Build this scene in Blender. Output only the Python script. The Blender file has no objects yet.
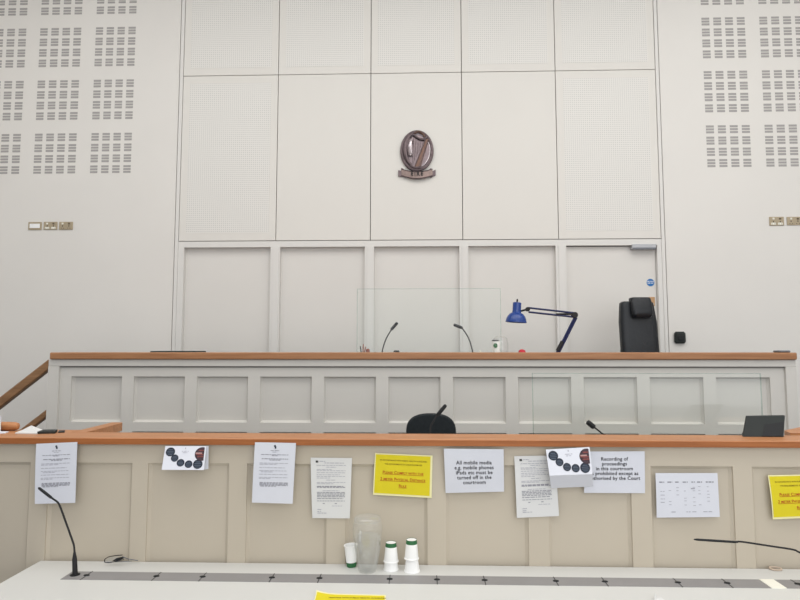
import bpy, math, random
from mathutils import Vector, Matrix
random.seed(7)
R = math.radians
C = bpy.context.scene.collection
EYE = 1.83
# ------------------------------------------------------------------ camera
cam = bpy.data.cameras.new('camera'); co = bpy.data.objects.new('camera', cam); C.objects.link(co)
cam.sensor_width = 36; cam.lens = 27; cam.clip_start = .05
co.location = (0, 0, EYE); co.rotation_euler = (R(90 + 4.55), 0, R(1.8))
bpy.context.scene.camera = co
bpy.context.scene.view_settings.view_transform = 'Standard'
_M = co.rotation_euler.to_matrix()
def ray(px, py): return _M @ Vector(((px - 400) / 600, (300 - py) / 600, -1))
def at(px, py, Y):                       # point of the photograph on the plane y = Y
    d = ray(px, py); return Vector((0, 0, EYE)) + d * (Y / d.y)
def atz(px, py, Z):                      # point of the photograph on the level z = Z
    d = ray(px, py); return Vector((0, 0, EYE)) + d * ((Z - EYE) / d.z)
def X(px, py, Y): return at(px, py, Y).x
def Zt(py, Y, px=419): return at(px, py, Y).z
# ------------------------------------------------------------------ materials
def lin(c): return tuple(((v / 255) / 12.92 if v / 255 <= .04045 else ((v / 255 + .055) / 1.055) ** 2.4) for v in c) + (1,)
def mat(name, rgb, rough=.6, metal=0, noise=0, scale=8, spec=.4, bump=0, stretch=None):
    m = bpy.data.materials.new(name); m.use_nodes = True; n = m.node_tree.nodes; l = m.node_tree.links
    b = n['Principled BSDF']; b.inputs['Roughness'].default_value = rough; b.inputs['Metallic'].default_value = metal
    b.inputs['Specular IOR Level'].default_value = spec
    c = lin(rgb); b.inputs['Base Color'].default_value = c
    if noise:
        tc = n.new('ShaderNodeTexCoord'); mp = n.new('ShaderNodeMapping'); l.new(tc.outputs['Object'], mp.inputs['Vector'])
        if stretch: mp.inputs['Scale'].default_value = stretch
        t = n.new('ShaderNodeTexNoise'); t.inputs['Scale'].default_value = scale; t.inputs['Detail'].default_value = 5
        l.new(mp.outputs['Vector'], t.inputs['Vector'])
        r = n.new('ShaderNodeValToRGB'); r.color_ramp.elements[0].position = .3; r.color_ramp.elements[1].position = .7
        r.color_ramp.elements[0].color = tuple(v * (1 - noise) for v in c[:3]) + (1,)
        r.color_ramp.elements[1].color = tuple(min(1, v * (1 + noise)) for v in c[:3]) + (1,)
        l.new(t.outputs['Fac'], r.inputs['Fac']); l.new(r.outputs['Color'], b.inputs['Base Color'])
        if bump:
            bp = n.new('ShaderNodeBump'); bp.inputs['Strength'].default_value = bump; bp.inputs['Distance'].default_value = .01
            l.new(t.outputs['Fac'], bp.inputs['Height']); l.new(bp.outputs['Normal'], b.inputs['Normal'])
    return m
def perforated(name, rgb, pitch=.024, rad=.28, depth=.72):
    m = mat(name, rgb, .6); n = m.node_tree.nodes; l = m.node_tree.links; b = n['Principled BSDF']
    tc = n.new('ShaderNodeTexCoord'); sep = n.new('ShaderNodeSeparateXYZ'); l.new(tc.outputs['Object'], sep.inputs[0])
    def math_(op, a, v):
        x = n.new('ShaderNodeMath'); x.operation = op
        for i, s in enumerate((a, v)):
            if s is None: continue
            if isinstance(s, (int, float)): x.inputs[i].default_value = s
            else: l.new(s, x.inputs[i])
        return x.outputs[0]
    fx = math_('SUBTRACT', math_('FRACT', math_('DIVIDE', sep.outputs['X'], pitch), None), .5)
    fz = math_('SUBTRACT', math_('FRACT', math_('DIVIDE', sep.outputs['Z'], pitch), None), .5)
    d = math_('SQRT', math_('ADD', math_('MULTIPLY', fx, fx), math_('MULTIPLY', fz, fz)), None)
    k = math_('LESS_THAN', d, rad)
    mx = n.new('ShaderNodeMix'); mx.data_type = 'RGBA'; c = lin(rgb)
    mx.inputs[6].default_value = c; mx.inputs[7].default_value = tuple(v * depth for v in c[:3]) + (1,)
    l.new(k, mx.inputs[0]); l.new(mx.outputs[2], b.inputs['Base Color'])
    return m
def wood(name, dark, light, scale=(1.2, 22, 22)):
    m = mat(name, light, .42); n = m.node_tree.nodes; l = m.node_tree.links; b = n['Principled BSDF']
    tc = n.new('ShaderNodeTexCoord'); mp = n.new('ShaderNodeMapping'); mp.inputs['Scale'].default_value = scale
    l.new(tc.outputs['Object'], mp.inputs['Vector'])
    t = n.new('ShaderNodeTexNoise'); t.inputs['Scale'].default_value = 2.2; t.inputs['Detail'].default_value = 8; t.inputs['Distortion'].default_value = .6
    l.new(mp.outputs['Vector'], t.inputs['Vector'])
    r = n.new('ShaderNodeValToRGB'); r.color_ramp.elements[0].position = .32; r.color_ramp.elements[1].position = .68
    r.color_ramp.elements[0].color = lin(dark); r.color_ramp.elements[1].color = lin(light)
    l.new(t.outputs['Fac'], r.inputs['Fac']); l.new(r.outputs['Color'], b.inputs['Base Color'])
    return m
def clear(name, tint=(.94, .97, .95), gloss=.07, edge=.35, milk=0, milkc=(.9, .92, .92)):
    m = bpy.data.materials.new(name); m.use_nodes = True; n = m.node_tree.nodes; l = m.node_tree.links
    n.remove(n['Principled BSDF']); out = n['Material Output']
    tr = n.new('ShaderNodeBsdfTransparent'); tr.inputs[0].default_value = tint + (1,)
    gl = n.new('ShaderNodeBsdfGlossy'); gl.inputs['Roughness'].default_value = .05
    lw = n.new('ShaderNodeLayerWeight'); lw.inputs[0].default_value = .25
    mr = n.new('ShaderNodeMapRange'); mr.inputs[3].default_value = gloss; mr.inputs[4].default_value = edge
    l.new(lw.outputs['Facing'], mr.inputs[0])
    a = n.new('ShaderNodeMixShader'); l.new(mr.outputs[0], a.inputs[0]); l.new(tr.outputs[0], a.inputs[1]); l.new(gl.outputs[0], a.inputs[2])
    s = a.outputs[0]
    if milk:
        df = n.new('ShaderNodeBsdfDiffuse'); df.inputs[0].default_value = milkc + (1,)
        k = n.new('ShaderNodeMixShader'); k.inputs[0].default_value = milk; l.new(s, k.inputs[1]); l.new(df.outputs[0], k.inputs[2]); s = k.outputs[0]
    l.new(s, out.inputs['Surface']); return m
M = {
 'wall': mat('wall_plaster', (225, 222, 217), .85, noise=.012, scale=1.5),
 'panel': mat('wall_panel_paint', (222, 219, 213), .7, noise=.006, scale=2),
 'perf': perforated('perforated_panel', (226, 224, 219), .0225, .30, .80),
 'bay': mat('bay_paint', (220, 217, 212), .7, noise=.008, scale=2),
 'post': mat('post_paint', (221, 219, 215), .6),
 'gap': mat('shadow_gap', (130, 127, 123), .9),
 'slot': mat('slot_dark', (166, 163, 161), .9),
 'jb': mat('grey_paint', (205, 202, 196), .55, noise=.01, scale=3),
 'rb': mat('stone_paint', (192, 182, 165), .55, noise=.012, scale=3),
 'wood': wood('rail_wood', (150, 103, 68), (170, 122, 84)),
 'woodr': wood('red_rail_wood', (166, 110, 68), (190, 132, 88)),
 'woodf': wood('dark_front_wood', (144, 84, 40), (168, 102, 54)),
 'woodd': wood('handrail_wood', (126, 92, 62), (150, 112, 78)),
 'floor': mat('carpet', (92, 96, 108), .95, noise=.15, scale=60),
 'ceil': mat('ceiling_paint', (235, 234, 230), .9, noise=.01, scale=2),
 'table': mat('table_laminate', (206, 206, 203), .4, noise=.006, scale=4),
 'channel': mat('cable_channel', (138, 136, 136), .5, noise=.03, scale=10),
 'cream': mat('cream_plastic', (240, 238, 226), .4),
 'black': mat('black_plastic', (20, 22, 25), .55),
 'blackm': mat('black_matt', (34, 33, 35), .7),
 'darkgrey': mat('dark_grey_plastic', (34, 39, 38), .6),
 'leather': mat('black_leather', (19, 23, 29), .4, noise=.1, scale=40, bump=.15),
 'fabric': mat('black_fabric', (24, 30, 34), .9, noise=.2, scale=120, bump=.2),
 'chrome': mat('chrome', (200, 200, 205), .25, 1),
 'steel': mat('brushed_steel', (190, 186, 178), .45, .6, noise=.05, scale=30),
 'brass': mat('brushed_brass', (176, 162, 138), .5, .35, noise=.06, scale=40),
 'brassd': mat('brass_dark', (110, 98, 80), .5, .3),
 'tanwood': mat('tan_push_plate', (188, 148, 108), .5),
 'silver': mat('closer_silver', (176, 178, 182), .4, .3),
 'silverd': mat('dark_silver', (110, 113, 120), .4, .3),  # darker silver for the closer's lower strip, the pouch and the spectacle arms
 'blue': mat('lamp_blue', (18, 58, 132), .25, spec=.6),
 'bluedark': mat('lamp_blue_dark', (22, 32, 78), .35),
 'signblue': mat('sign_blue', (30, 110, 178), .4),
 'white': mat('white_plastic', (245, 245, 245), .5),
 'paper': mat('white_paper', (213, 215, 223), .8, noise=.006, scale=20),
 'paperw': mat('warm_white_paper', (217, 217, 216), .8),
 'ink': mat('black_ink', (28, 28, 32), .8),
 'inkgrey': mat('grey_ink', (168, 168, 178), .8),
 'inkmid': mat('mid_grey_ink', (146, 146, 155), .8),
 'yellow': mat('yellow_paper', (216, 200, 28), .7, noise=.02, scale=14),
 'yedge': mat('pale_yellow_border', (236, 230, 176), .7),
 'red': mat('red_ink', (178, 62, 24), .8),
 'brownink': mat('brown_ink', (118, 92, 20), .8),
 'navy': mat('navy_ink', (32, 40, 54), .7),
 'navyl': mat('pale_navy_ink', (86, 97, 112), .7),
 'picdark': mat('picture_dark', (62, 46, 54), .7, noise=.3, scale=60), 'picl': mat('picture_light', (168, 132, 128), .7),
 'pic': mat('picture_red', (122, 62, 60), .7, noise=.4, scale=60),
 'green': mat('cup_green', (44, 104, 62), .5),
 'cup': mat('cup_white', (246, 246, 245), .5),
 'redp': mat('red_plastic', (196, 40, 58), .35),
 'scrollm': mat('scroll_bronze', (140, 122, 116), .4, .6, noise=.15, scale=40),
 'bronze': mat('bronze', (134, 120, 122), .32, .75, noise=.15, scale=30),
 'bronzed': mat('dark_bronze', (112, 99, 101), .4, .7, noise=.2, scale=40),
 'copper': mat('copper_bronze', (112, 88, 78), .35, .75, noise=.2, scale=30),
 'bronzel': mat('polished_bronze', (206, 196, 200), .22, .7, noise=.1, scale=20),
 'glass': clear('clear_screen', (.935, .96, .945), .03, .3),
 'gedge': clear('screen_edge', (.80, .85, .83), .02, .2),
 'jug': clear('clear_jug', (.985, .988, .985), .035, .35, .065, (.95, .95, .94)),
 'water': clear('water', (.985, .99, .985), .02, .15, .07, (.9, .92, .91)),
 'foil': clear('clear_tumbler', (.97, .98, .98), .06, .5, .12),
 'beige': mat('beige_plastic', (196, 178, 160), .5),
 'pens': mat('pen_red_brown', (150, 92, 78), .6),
 'light': mat('lamp_panel', (255, 255, 255), .5),
}
# ------------------------------------------------------------------ mesh helpers
class MB:
    def __init__(s): s.v = []; s.f = []; s.m = []
    def add(s, vs, fs, mi=0):
        o = len(s.v); s.v += [Vector(p) for p in vs]; s.f += [tuple(i + o for i in f) for f in fs]; s.m += [mi] * len(fs); return s
    def box(s, x0, x1, y0, y1, z0, z1, mi=0, b=0, T=None):
        x0, x1 = sorted((x0, x1)); y0, y1 = sorted((y0, y1)); z0, z1 = sorted((z0, z1))
        if b:
            b = min(b, (x1 - x0) * .45, (y1 - y0) * .45, (z1 - z0) * .45)
            vs = []; 
            for sx in (0, 1):
                for sy in (0, 1):
                    for sz in (0, 1):
                        X_, Y_, Z_ = (x0, x1)[sx], (y0, y1)[sy], (z0, z1)[sz]
                        dx, dy, dz = (b, -b)[sx], (b, -b)[sy], (b, -b)[sz]
                        vs += [(X_, Y_ + dy, Z_ + dz), (X_ + dx, Y_, Z_ + dz), (X_ + dx, Y_ + dy, Z_)]
            c = lambda sx, sy, sz, k: (sx * 4 + sy * 2 + sz) * 3 + k
            fs = []
            for q in (0, 1):
                f = [c(q, 0, 0, 0), c(q, 0, 1, 0), c(q, 1, 1, 0), c(q, 1, 0, 0)]; fs.append(f if q == 0 else f[::-1])
                f = [c(0, q, 0, 1), c(1, q, 0, 1), c(1, q, 1, 1), c(0, q, 1, 1)]; fs.append(f if q == 0 else f[::-1])
                f = [c(0, 0, q, 2), c(0, 1, q, 2), c(1, 1, q, 2), c(1, 0, q, 2)]; fs.append(f if q == 0 else f[::-1])
            for p in (0, 1):
                for q in (0, 1):
                    fs.append([c(p, q, 0, 0), c(p, q, 1, 0), c(p, q, 1, 1), c(p, q, 0, 1)][::(1 if p != q else -1)])
                    fs.append([c(p, 0, q, 0), c(p, 1, q, 0), c(p, 1, q, 2), c(p, 0, q, 2)][::(-1 if p != q else 1)])
                    fs.append([c(0, p, q, 1), c(1, p, q, 1), c(1, p, q, 2), c(0, p, q, 2)][::(1 if p != q else -1)])
            for a in (0, 1):
                for d in (0, 1):
                    for e in (0, 1):
                        f = [c(a, d, e, 0), c(a, d, e, 1), c(a, d, e, 2)]; fs.append(f if (a + d + e) % 2 == 1 else f[::-1])
        else:
            vs = [(x, y, z) for x in (x0, x1) for y in (y0, y1) for z in (z0, z1)]
            fs = [(0, 1, 3, 2), (4, 6, 7, 5), (0, 4, 5, 1), (2, 3, 7, 6), (0, 2, 6, 4), (1, 5, 7, 3)]
        if T is not None: vs = [T @ Vector(v) for v in vs]
        return s.add(vs, fs, mi)
    def tube(s, pts, r, n=10, mi=0, cap=True, flat=None):
        pts = [Vector(p) for p in pts]; rs = r if isinstance(r, (list, tuple)) else [r] * len(pts)
        vs = []; up = None
        for i, p in enumerate(pts):
            d = (pts[min(i + 1, len(pts) - 1)] - pts[max(i - 1, 0)]).normalized()
            if up is None: up = Vector((0, 0, 1)) if abs(d.z) < .9 else Vector((1, 0, 0))
            a = d.cross(up).normalized(); b = a.cross(d).normalized(); up = b
            for k in range(n):
                t = 2 * math.pi * k / n; vs.append(p + (a * math.cos(t) + b * math.sin(t)) * rs[i])
        fs = []
        for i in range(len(pts) - 1):
            for k in range(n):
                k2 = (k + 1) % n; fs.append((i * n + k, i * n + k2, (i + 1) * n + k2, (i + 1) * n + k))
        if cap: fs.append(tuple(range(n))[::-1]); fs.append(tuple((len(pts) - 1) * n + k for k in range(n)))
        return s.add(vs, fs, mi)
    def lathe(s, prof, n=28, mi=0, T=None, cap0=True, cap1=True):
        vs = [Vector((r * math.cos(2 * math.pi * k / n), r * math.sin(2 * math.pi * k / n), z)) for r, z in prof for k in range(n)]
        fs = [(i * n + k, i * n + (k + 1) % n, (i + 1) * n + (k + 1) % n, (i + 1) * n + k) for i in range(len(prof) - 1) for k in range(n)]
        if cap0: fs.append(tuple(range(n))[::-1])
        if cap1: fs.append(tuple((len(prof) - 1) * n + k for k in range(n)))
        if T is not None: vs = [T @ v for v in vs]
        return s.add(vs, fs, mi)
    def prism(s, poly, d0, d1, mi=0, T=None):     # polygon in x,z pushed along y
        n = len(poly); vs = [Vector((x, d0, z)) for x, z in poly] + [Vector((x, d1, z)) for x, z in poly]
        fs = [tuple(range(n)), tuple(range(n, 2 * n))[::-1]] + [((i + 1) % n, i, i + n, (i + 1) % n + n) for i in range(n)]
        if T is not None: vs = [T @ v for v in vs]
        return s.add(vs, fs, mi)
    def build(s, name, m, parent=None, origin=None, bevel=0):
        me = bpy.data.meshes.new(name)
        ms = m if isinstance(m, (list, tuple)) else [m]
        if parent is not None: off = wloc(parent)
        else: off = Vector(origin) if origin is not None else Vector((0, 0, 0))
        o = bpy.data.objects.new(name, me); C.objects.link(o)
        if parent is not None:
            o.parent = parent
        o.location = (0, 0, 0) if parent is not None else off
        me.from_pydata([tuple(v - off) for v in s.v], [], s.f)
        for q in ms: me.materials.append(M[q])
        me.polygons.foreach_set('material_index', s.m); me.polygons.foreach_set('use_smooth', [True] * len(s.f))
        me.update(); me.set_sharp_from_angle(angle=R(32))
        if bevel:
            b = o.modifiers.new('bevel', 'BEVEL'); b.width = bevel; b.segments = 2; b.limit_method = 'ANGLE'
        return o
def wloc(o):
    v = Vector(o.location)
    while o.parent: o = o.parent; v += Vector(o.location)
    return v
def tag(o, label=None, cat=None, group=None, kind=None):
    for k, v in (('label', label), ('category', cat), ('group', group), ('kind', kind)):
        if v: o[k] = v
    return o
def thing(name, label, cat, loc, group=None):
    o = bpy.data.objects.new(name, None); C.objects.link(o); o.location = loc; o.empty_display_size = .1
    return tag(o, label, cat, group)
def struct(mb, name, m, parent=None, **k):
    o = mb.build(name, m, parent, **k)
    if parent is None: o['kind'] = 'structure'
    return o
def spline(pts, n=8):                      # Catmull-Rom through the points
    P = [Vector(p) for p in pts]; P = [P[0] * 2 - P[1]] + P + [P[-1] * 2 - P[-2]]; out = []
    for i in range(1, len(P) - 2):
        for k in range(n):
            t = k / n; a, b, c, d = P[i - 1:i + 3]
            out.append(.5 * ((2 * b) + (c - a) * t + (2 * a - 5 * b + 4 * c - d) * t * t + (3 * b - a - 3 * c + d) * t ** 3))
    return out + [P[-2]]
def text_mesh(body, size, small_caps=False, underline=False, bold=0, space=1.0, align='CENTER', line=1.0):
    cu = bpy.data.curves.new('t', 'FONT'); cu.body = body; cu.size = size; cu.align_x = align; cu.space_line = line
    cu.space_character = space; cu.offset = bold; cu.resolution_u = 2; cu.small_caps_scale = .78; cu.underline_height = .06; cu.underline_position = -.06
    for f in cu.body_format: f.use_small_caps = small_caps; f.use_underline = underline
    ob = bpy.data.objects.new('t', cu); C.objects.link(ob); dg = bpy.context.evaluated_depsgraph_get(); dg.update()
    me = bpy.data.meshes.new_from_object(ob.evaluated_get(dg))
    vs = [v.co.copy() for v in me.vertices]; fs = [tuple(p.vertices) for p in me.polygons]
    bpy.data.objects.remove(ob); bpy.data.curves.remove(cu); bpy.data.meshes.remove(me)
    return vs, fs
def panelled(fr, xs0, xs1, z0, z1, cols, rows, yf, d, bev, parent, m, pname='panel', mi=0):
    """a frame face at y=yf with bevelled openings; a recessed field panel behind each opening"""
    ops = [(a, b, c, e) for a, b in cols for c, e in rows]
    bx = sorted({xs0, xs1, *[v for c in cols for v in c]}); bz = sorted({z0, z1, *[v for c in rows for v in c]})
    for i in range(len(bx) - 1):
        for j in range(len(bz) - 1):
            mx, mz = (bx[i] + bx[i + 1]) / 2, (bz[j] + bz[j + 1]) / 2
            if any(a < mx < b and c < mz < e for a, b, c, e in ops): continue
            fr.add([(bx[i], yf, bz[j]), (bx[i + 1], yf, bz[j]), (bx[i + 1], yf, bz[j + 1]), (bx[i], yf, bz[j + 1])], [(0, 1, 2, 3)], mi)
    for a, b, c, e in ops:
        s = d * .45
        A = [(a, yf, c), (b, yf, c), (b, yf, e), (a, yf, e)]; S = [(x, yf + s, z) for x, y, z in A]
        B = [(a + bev, yf + d, c + bev), (b - bev, yf + d, c + bev), (b - bev, yf + d, e - bev), (a + bev, yf + d, e - bev)]
        for k in range(4):
            q = (k + 1) % 4
            fr.add([A[k], A[q], S[q], S[k]], [(0, 3, 2, 1)], mi); fr.add([S[k], S[q], B[q], B[k]], [(0, 3, 2, 1)], mi)
        MB().box(a + bev * .6, b - bev * .6, yf + d, yf + d + .008, c + bev * .6, e - bev * .6).build(pname, m, parent)
# ------------------------------------------------------------------ room shell
WY = 6.4
DZ = .75                                      # level of the raised platform behind the judge's bench
XL, XR = -5.7, 5.9
struct(MB().box(XL, XR, -3, WY + .3, -.1, 0), 'floor', 'floor')
struct(MB().box(XL - .15, XL, -3, WY + .3, 0, 6.75), 'wall_left', 'wall')
struct(MB().box(XR, XR + .15, -3, WY + .3, 0, 6.75), 'wall_right', 'wall')
struct(MB().box(XL, XR, -3, WY + .3, 6.75, 6.9), 'ceiling', 'ceil')
struct(MB().box(-3.2, 3.2, 4.78, WY, 0, DZ), 'floor_platform', 'floor')
pl, pr = X(178.7, 240, WY), X(661, 237, WY)   # panelled zone
tl, tr = X(174.3, 240, WY), X(665.4, 237, WY)
zh = Zt(240.0, WY)                            # bottom of the lining panels
zb = Zt(246.3, WY)                            # underside of the bay header
wb = MB()
wb.box(XL, tl, WY, WY + .2, 0, 6.75); wb.box(tr, XR, WY, WY + .2, 0, 6.75); wb.box(tl, tr, WY + .1, WY + .2, 0, 6.75, 1)
wall = struct(wb, 'wall_back', ['wall', 'gap'])
cx = [pl, X(275.8, 240, WY), X(370.3, 240, WY), X(462.8, 240, WY), X(558.6, 239, WY), pr]
zrow = [zh, Zt(73, WY), Zt(73, WY) + 1.85]
g = .004
for r in range(2):
    for k in range(5):
        x0, x1 = cx[k] + g, cx[k + 1] - g; z0, z1 = zrow[r] + g, min(zrow[r + 1], 6.74) - g
        perf = r == 1 or k in (0, 4)
        b = MB().box(x0, x1, WY - .004, WY + .05, z0, z1)
        p = b.build('wall_panel', 'panel', wall)
        if perf:
            MB().box(x0 + .075, x1 - .075, WY - .0055, WY - .003, z0 + .085, z1 - .085).build('perforated_field', 'perf', p)
# trims
struct(MB().box(tl + .012, pl - .001, WY - .012, WY + .05, 0, 6.75), 'trim_1', 'post')
struct(MB().box(pr + .001, tr - .012, WY - .012, WY + .05, 0, 6.75), 'trim_2', 'post')
struct(MB().box(pl, pr, WY - .004, WY + .09, zb, zh - .004), 'trim_3', 'post')       # header over the bays
bays = [(184.3, 270.8), (280.2, 364.8), (374.2, 459.3), (468.3, 555.5), (566, 656.8)]
bx_ = [(X(a, 246, WY), X(b, 246, WY)) for a, b in bays]
posts = [(pl, bx_[0][0])] + [(bx_[i][1], bx_[i + 1][0]) for i in range(4)] + [(bx_[4][1], pr)]
for i, (a, b) in enumerate(posts):
    q = MB().box(a, b, WY - .004, WY + .09, DZ, zb)
    if 0 < i < 5: q.box(a + .028, b - .012, WY - .012, WY - .003, DZ, zb)
    struct(q, 'trim_%d' % (i + 4), 'post')
for i in range(4):
    a, b = bx_[i]; MB().box(a, b, WY + .06, WY + .1, DZ, zb).build('bay_panel', 'bay', wall)
# the door in the fifth bay
a, b = bx_[4]
door = struct(MB().box(a + .004, b - .004, WY + .045, WY + .09, DZ + .005, zb - .008), 'door_1', 'bay', origin=((a + b) / 2, WY + .05, DZ))
cl = MB(); p0 = at(631, 244.6, WY); p1 = at(655.4, 249.4, WY)
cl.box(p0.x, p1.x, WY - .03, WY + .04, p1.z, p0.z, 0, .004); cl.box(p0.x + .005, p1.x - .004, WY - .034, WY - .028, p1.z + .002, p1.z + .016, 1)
cl.build('door_closer', ['silver', 'silverd'], door)
c = at(650.6, 282.5, WY + .04)
sg = MB(); sg.lathe([(.040, 0), (.040, .004)], 32, T=Matrix.Translation((c.x, WY + .045, c.z)) @ Matrix.Rotation(R(90), 4, 'X'))
sign = sg.build('door_sign', 'signblue', door)
for txt, dz, sz in (('FIRE DOOR', .010, .0135), ('KEEP SHUT', -.008, .0135)):
    vs, fs = text_mesh(txt, sz, bold=.0004)
    MB().add([(c.x + v.x, WY + .040, c.z + dz - .003 + v.y) for v in vs], fs).build('sign_lettering', 'white', sign)
h0, h1 = at(648.5, 297, WY + .04), at(655, 306, WY + .04)
MB().box(h0.x, h1.x, WY + .036, WY + .045, h1.z, h0.z, 0, .003).build('handle_plate', 'tanwood', door)
hl = MB(); hc = (h0 + h1) / 2
hl.tube([(hc.x, WY + .04, hc.z - .03), (hc.x, WY + .0, hc.z - .03)], .009); hl.tube([(hc.x, WY + .0, hc.z - .03), (hc.x - .1, WY + .0, hc.z - .03)], .008)
hl.build('handle', 'steel', door)
# slotted acoustic fields cut into the plaster
def grille(xc0, xc1, z0, z1):
    m = MB(); n = 4; sx = (xc1 - xc0) / (n - 1 + .66); w = sx * .66; sz = (z1 - z0) / (n - 1 + .70); hh = sz * .70
    for i in range(n):
        for j in range(n):
            for k in range(3):
                x0 = xc0 + i * sx; zz = z0 + j * sz + k * hh / 2.7
                m.box(x0, x0 + w, WY - .0015, WY + .01, zz, zz + hh / 3.75)
    m.build('slotted_grille', 'slot', wall)
zD0, zD1 = Zt(173, WY, 110), Zt(133, WY, 110)
zp = Zt(79.7, WY, 113) - zD1
for c0, c1 in ((90, 130.5), (33.3, 75), (-23.5, 19)):
    for r in range(4): grille(X(c0, 173, WY), X(c1, 173, WY), zD0 + r * zp, zD1 + r * zp)
zD0r, zD1r = Zt(167, WY, 730), Zt(125.3, WY, 730)
zpr = Zt(71, WY, 727) - zD1r
for c0, c1 in ((707.5, 751.5), (766.5, 811)):
    for r in range(4): grille(X(c0, 166, WY), X(c1, 166, WY), zD0r + r * zpr, zD1r + r * zpr)
# ------------------------------------------------------------------ wall fittings
def socket_plate(px0, px1, py0, py1, kind, label, grp=None):
    p = at(px0, py0, WY); q = at(px1, py1, WY); x0, x1, z0, z1 = p.x, q.x, q.z, p.z
    t = thing('wall_socket' if kind != 'blank' else 'blank_plate', label, 'socket' if kind != 'blank' else 'wall plate', ((x0 + x1) / 2, WY, z0), grp)
    b = MB().box(x0, x1, WY - .01, WY - .0005, z0, z1, 0, .003); b.build('plate', 'brass', t)
    w, h = x1 - x0, z1 - z0
    if kind == 'blank':
        MB().box(x0 + .018, x1 - .018, WY - .013, WY - .008, z0 + .02, z1 - .02, 0, .002).build('insert', 'white', t)
    else:
        for s in (0, 1):
            cx_ = x0 + w * (.27 + .46 * s)
            MB().box(cx_ - .010, cx_ + .010, WY - .016, WY - .009, z1 - .030, z1 - .012, 0, .002).build('switch', 'brassd' if s else 'cream', t)
            m = MB()
            m.box(cx_ - .004, cx_ + .004, WY - .0112, WY - .008, z0 + .034, z0 + .048)
            for d in (-1, 1): m.box(cx_ + d * .013 - .004, cx_ + d * .013 + .004, WY - .0112, WY - .008, z0 + .014, z0 + .020)
            m.build('socket_holes', 'blackm', t)
            MB().box(cx_ - .024, cx_ + .024, WY - .0108, WY - .0095, z0 + .009, z0 + .030).build('socket_face', 'cream' if (kind == 'cream') else 'brassd', t) if kind == 'cream' else None
socket_plate(28.8, 41.8, 222.2, 230, 'blank', 'brass wall plate with a blank white insert, beside two sockets')
socket_plate(44.2, 57.5, 222, 229.8, 'cream', 'brass double socket between the white-insert plate and another socket')
socket_plate(59.6, 73, 222, 229.8, 'brass', 'brass double socket furthest right of the three plates on the left wall')
socket_plate(768.8, 783.8, 217, 225.6, 'cream', 'brass double socket on the right wall, nearer the door')
socket_plate(786.3, 801.5, 217, 225.2, 'brass', 'brass double socket on the right wall, farther from the door')
# black door release unit
p = at(679, 337.6, WY); t = thing('door_release_unit', 'small black rounded wall box right of the door', 'wall box', (p.x, WY, p.z - .06))
MB().box(p.x - .058, p.x + .058, WY - .045, WY - .0005, p.z - .062, p.z + .062, 0, .018).build('housing', 'darkgrey', t)
MB().lathe([(.030, 0), (.034, .006), (.028, .010)], 24, T=Matrix.Translation((p.x, WY - .044, p.z)) @ Matrix.Rotation(R(90), 4, 'X')).build('button', 'black', t)
# ------------------------------------------------------------------ the harp emblem
ec = at(416.9, 151.6, WY); ez = ec.z
emb = thing('harp_emblem', 'bronze oval emblem with a harp and scroll, hung high on the wall', 'emblem', (ec.x, WY, ez - .3))
k = WY / 600 * 1.0
aW, aH = 15.4 * k, 20.0 * k
N = 48
def oval(a, b, y0, y1, mb, mi=0, dome=0, inner=None):
    if inner is None:
        rings = [(1, y0), (1, y1), (.9, y1 - dome * .4), (.6, y1 - dome * .8), (.25, y1 - dome)]
        vs = [(ec.x + a * r * math.cos(2 * math.pi * i / N), y, ez + b * r * math.sin(2 * math.pi * i / N)) for r, y in rings for i in range(N)]
        fs = [(j * N + i, j * N + (i + 1) % N, (j + 1) * N + (i + 1) % N, (j + 1) * N + i) for j in range(len(rings) - 1) for i in range(N)]
        fs.append(tuple((len(rings) - 1) * N + i for i in range(N)))
        mb.add(vs, fs, mi)
oval(aW * .97, aH * .97, WY - .006, WY - .022, o := MB(), 0, .006); o.build('oval_shield', 'bronze', emb)
rim = MB(); rim.tube([(ec.x + aW * math.cos(2 * math.pi * i / N), WY - .024, ez + aH * math.sin(2 * math.pi * i / N)) for i in range(N + 1)], .018, 8, cap=False); rim.build('rim', 'bronzed', emb)
rim = MB(); rim.tube([(ec.x + aW * .86 * math.cos(2 * math.pi * i / N), WY - .028, ez + aH * .86 * math.sin(2 * math.pi * i / N)) for i in range(N + 1)], .006, 8, cap=False); rim.build('inner_rim', 'bronzel', emb)
def E(px, py, y=.04): q = at(px, py, WY); return Vector((q.x, WY - y, q.z))   # emblem points
harp = MB()
# left: curved forepillar with winged figure, top: neck, right: slanting soundbox
fp = spline([E(412.6, 134.2), E(408.6, 139), E(405.6, 147), E(405.4, 154), E(407.4, 161), E(412, 167)], 6)
harp.tube(fp, [.012 + .012 * math.sin(math.pi * i / (len(fp) - 1)) for i in range(len(fp))], 8, 0)
nk = spline([E(411.6, 134.6), E(415.5, 137.6), E(419.5, 140), E(424, 140.4), E(427, 138)], 6); harp.tube(nk, .013, 8, 1)
h = harp.build('harp_neck_and_pillar', ['bronzed', 'bronzed'], emb)
sb = MB(); q = [E(425.2, 139.5), E(429, 140.5), E(420.4, 168.4), E(414.8, 167.2)]
sb.add([v for v in q] + [v + Vector((0, .02, 0)) for v in q], [(3, 2, 1, 0), (0, 1, 5, 4), (1, 2, 6, 5), (2, 3, 7, 6), (3, 0, 4, 7)])
sb.tube([E(425.6, 140, .046), E(415.3, 166, .046)], .006, 6, 1); sb.tube([E(428.2, 141, .046), E(419.5, 167.5, .046)], .005, 6, 1)
sb.build('harp_soundbox', ['copper', 'bronzed'], emb)
st = MB()
for i in range(8):
    u = i / 7; st.tube([E(411.6 + 12.4 * u, 138 + 3 * u, .036), E(413 + 11.8 * u * .9, 164.5 - 22 * u, .036)], .0022, 5)
st.build('harp_strings', 'bronzed', emb)
wg = MB(); 
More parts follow.
